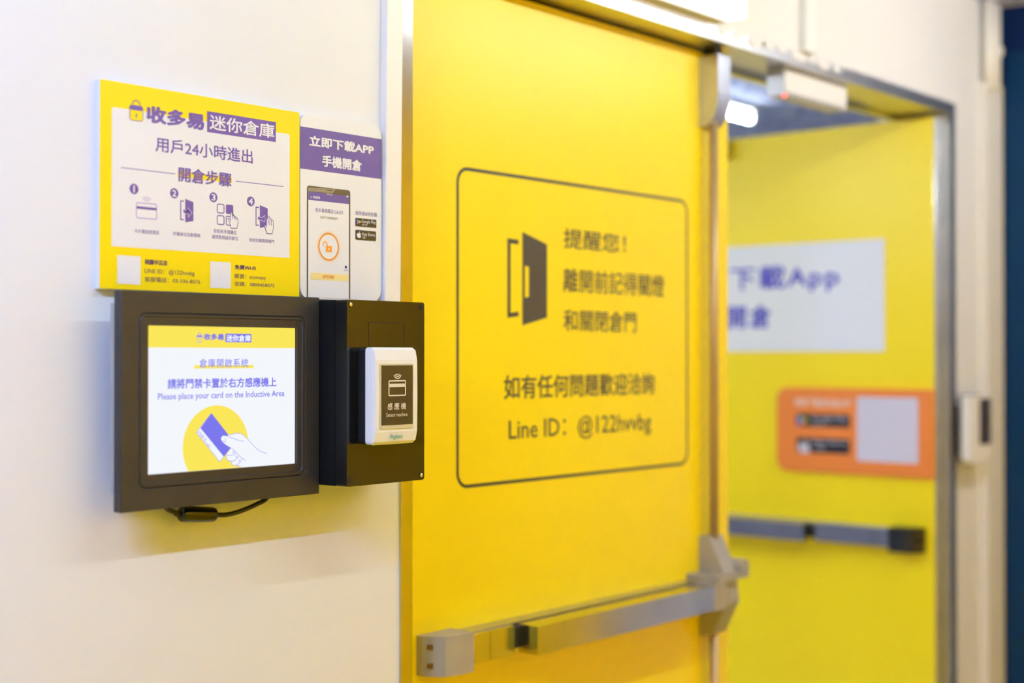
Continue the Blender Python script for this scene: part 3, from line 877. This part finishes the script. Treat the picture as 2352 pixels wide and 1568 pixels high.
# ------------------------------------------------------------------ wall trunking and small wall fittings
tx0 = onY(890, 0, -0.014)[0]; tx1 = onY(926, 0, -0.014)[0]
tr = thing('cable_trunking', 'ivory cable trunking running down beside the door frame to the black box', 'trunking', ((tx0 + tx1) / 2, 0, EYE))
dz = 0.0045
bm = bmesh.new()
zt, zb = CEIL - 0.002, jz1 - 0.03
sh = lambda z: (z - (EYE + 0.45)) * 0.012
vs = []
for z in (zb, zt):
    for x, y in ((tx0, -0.0005), (tx0, -0.013), (tx0 + 0.001, -0.014), (tx1 - 0.001, -0.014), (tx1, -0.013), (tx1, -0.0005)):
        vs.append(bm.verts.new((x + sh(z), y, z)))
for i in range(6):
    j = (i + 1) % 6; bm.faces.new((vs[i], vs[j], vs[j + 6], vs[i + 6]))
bm.faces.new(vs[:6]); bm.faces.new(vs[6:])
obj('trunking_lid', bm, M_trunk, tr)

ux = onY(1855, 60, -0.008)[0]
t2 = thing('header_trunking', 'short white cable cover dropping from ceiling to the door header', 'trunking', (ux, 0, HZ + 0.1))
box('cover', (ux - 0.020, ux + 0.024, -0.016, -0.0005, HZ + 0.032, CEIL - 0.002), M_white, t2, bevel=0.002)

el = thing('emergency_lamp', 'lit white emergency lamp box above the closed door leaf', 'lamp', (2.2, 0, EYE + 0.72))
ex0 = onY(1420, 0, -0.06)[0]; ex1 = onY(1715, 0, -0.06)[0]; ez0 = onY(1715, 46, -0.06)[1]
box('lamp_body', (ex0, ex1, -0.020, -0.0005, ez0 + 0.002, ez0 + 0.16), M_white, el, bevel=0.003)
box('lamp_face', (ex0 + 0.002, ex1 - 0.002, -0.060, -0.020, ez0 + 0.004, ez0 + 0.158), E_exit, el, bevel=0.0015)

# boxed-in riser at the end of the wall
rs = thing('corner_riser', 'cream boxed cable riser in the corner beside the blue wall', 'conduit', (3.55, 0, 1))
zs = onY(2285, 190, -0.03)[1]
box('riser_duct', (3.512, XR - 0.012, -0.022, -0.0005, 0.0, zs), M_trunk, rs, bevel=0.006, seg=3)
bm = bmesh.new(); tube(bm, [(3.535, -0.020, zs - 0.02), (3.530, -0.020, CEIL - 0.003)], 0.017, 16)
obj('conduit_pipe', bm, M_trunk, rs, True)
bm = bmesh.new(); tube(bm, [(3.575, -0.020, zs - 0.02), (3.575, -0.020, CEIL - 0.003)], 0.013, 16)
obj('conduit_pipe', bm, M_trunk, rs, True)
bm = bmesh.new(); tube(bm, [(3.575, -0.020, zs + 0.070), (3.575, -0.020, zs + 0.076), (3.575, -0.020, zs + 0.094), (3.575, -0.020, zs + 0.1)], [0.013, 0.019, 0.019, 0.013], 16)
obj('pipe_coupling', bm, M_trunk, rs, True)

# keypad on the pillar
kx0 = onY(2230, 985, -0.05)[0]; kx1 = onY(2272, 985, -0.045)[0]
kz1 = onY(2250, 908, -0.045)[1]; kz0 = onY(2250, 1062, -0.045)[1]
kp = thing('door_keypad', 'small ivory door keypad with dark key strip on the cream pillar', 'keypad', (kx0, -0.022, kz0))
bm = bmesh.new(); prism(bm, rrect(kx0, kx1, kz0, kz1, 0.018, 6, (1, 1, 0, 0)), 'y', -0.050, -0.0222)
obj('keypad_body', bm, M_trunk, kp, bevel=0.003)
bm = bmesh.new(); prism(bm, rrect(kx0 + (kx1 - kx0) * 0.42, kx1 - 0.008, kz0 + 0.045, kz1 - 0.008, 0.004, 4), 'y', -0.0525, -0.0495)
ks = obj('key_strip', bm, mat('keypad_dark', rgb(70, 62, 66), 0.4), kp)
kw = (kx1 - 0.008 - (kx0 + (kx1 - kx0) * 0.42))
for i in range(5):
    z = kz0 + 0.056 + i * 0.021
    for j in range(2):
        x = kx0 + (kx1 - kx0) * 0.42 + kw * (0.28 + 0.44 * j)
        box('key', (x - kw * .17, x + kw * .17, -0.0545, -0.0523, z, z + 0.012), mat('keypad_dark', None), ks)
bm = bmesh.new(); tube(bm, [(kx1 - 0.028, -0.0535, kz0 + 0.024), (kx1 - 0.028, -0.0495, kz0 + 0.024)], 0.009, 16)
obj('bell_button', bm, M_white, kp)
box('keypad_back', (kx0 - 0.003, kx1 + 0.001, -0.026, -0.0221, kz0 + 0.004, kz1 + 0.002), mat('keypad_dark', None), kp)


# ------------------------------------------------------------------ ceiling lamps
def batten(label, x0, x1, y, m, shade=False, drop=0.0):
    t = thing('fluorescent_lamp', label, 'lamp', ((x0 + x1) / 2, y, CEIL))
    C = CEIL - drop
    bm = bmesh.new(); prism(bm, [(y - 0.035, C - 0.001), (y - 0.022, C - 0.028), (y + 0.022, C - 0.028), (y + 0.035, C - 0.001)], 'x', x0 - 0.02, x1 + 0.02)
    obj('lamp_housing', bm, M_white, t)
    for xe in (x0, x1):
        box('lamp_holder', (xe - 0.012, xe + 0.012, y - 0.014, y + 0.014, C - 0.066, C - 0.027), M_white, t, bevel=0.002)
        if drop:
            bm = bmesh.new(); tube(bm, [(xe, y, C - 0.002), (xe, y, CEIL - 0.0005)], 0.004, 8); obj('hanger_rod', bm, M_steel_r, t)  # hangs the added room tubes low so the ceiling catches light
    bm = bmesh.new(); tube(bm, [(x0 + 0.012, y, C - 0.050), (x1 - 0.012, y, C - 0.050)], 0.013, 12)
    obj('lamp_tube', bm, m, t, True)
    if shade:
        box('fill_shade', (x0 - 0.05, x1 + 0.05, y + 0.06, y + 0.075, C - 0.16, C - 0.001), M_white, t)  # added board keeping the fill tubes' direct light off the north wall
    return t


batten('fluorescent batten on the corridor ceiling in front of the signs', 0.85, 2.05, -0.88, E_near)
batten('daylight fluorescent batten on the corridor ceiling left of the signs', -1.1, 0.1, -0.88, E_left)
batten('fluorescent batten on the corridor ceiling in front of the open doorway', 2.3, 3.5, -0.88, E_door)
batten('unseen fluorescent batten added by the yellow wall for bounced fill, opposite the signs', 0.9, 2.1, -2.82, E_fill, True)
batten('unseen fluorescent batten added by the yellow wall for bounced fill, opposite the open doorway', 2.3, 3.5, -2.82, E_fill, True)
batten('fluorescent batten on the ceiling just inside the room behind the doors', 3.25, 4.45, 1.22, E_sill)
batten('hidden fluorescent batten added inside the room for fill, just behind the closed door leaf', 1.0, 2.2, 0.9, E_roomfill, drop=0.22)
batten('hidden fluorescent batten added inside the room for fill, second from the closed door leaf', 1.0, 2.2, 2.0, E_roomfill, drop=0.22)
batten('hidden fluorescent batten added for fill deep inside the room behind the doors', 1.0, 2.2, 3.4, E_roomfill, drop=0.22)

for o in list(bpy.data.objects):
    if 'category' in o and o['category'] is None:
        del o['category']
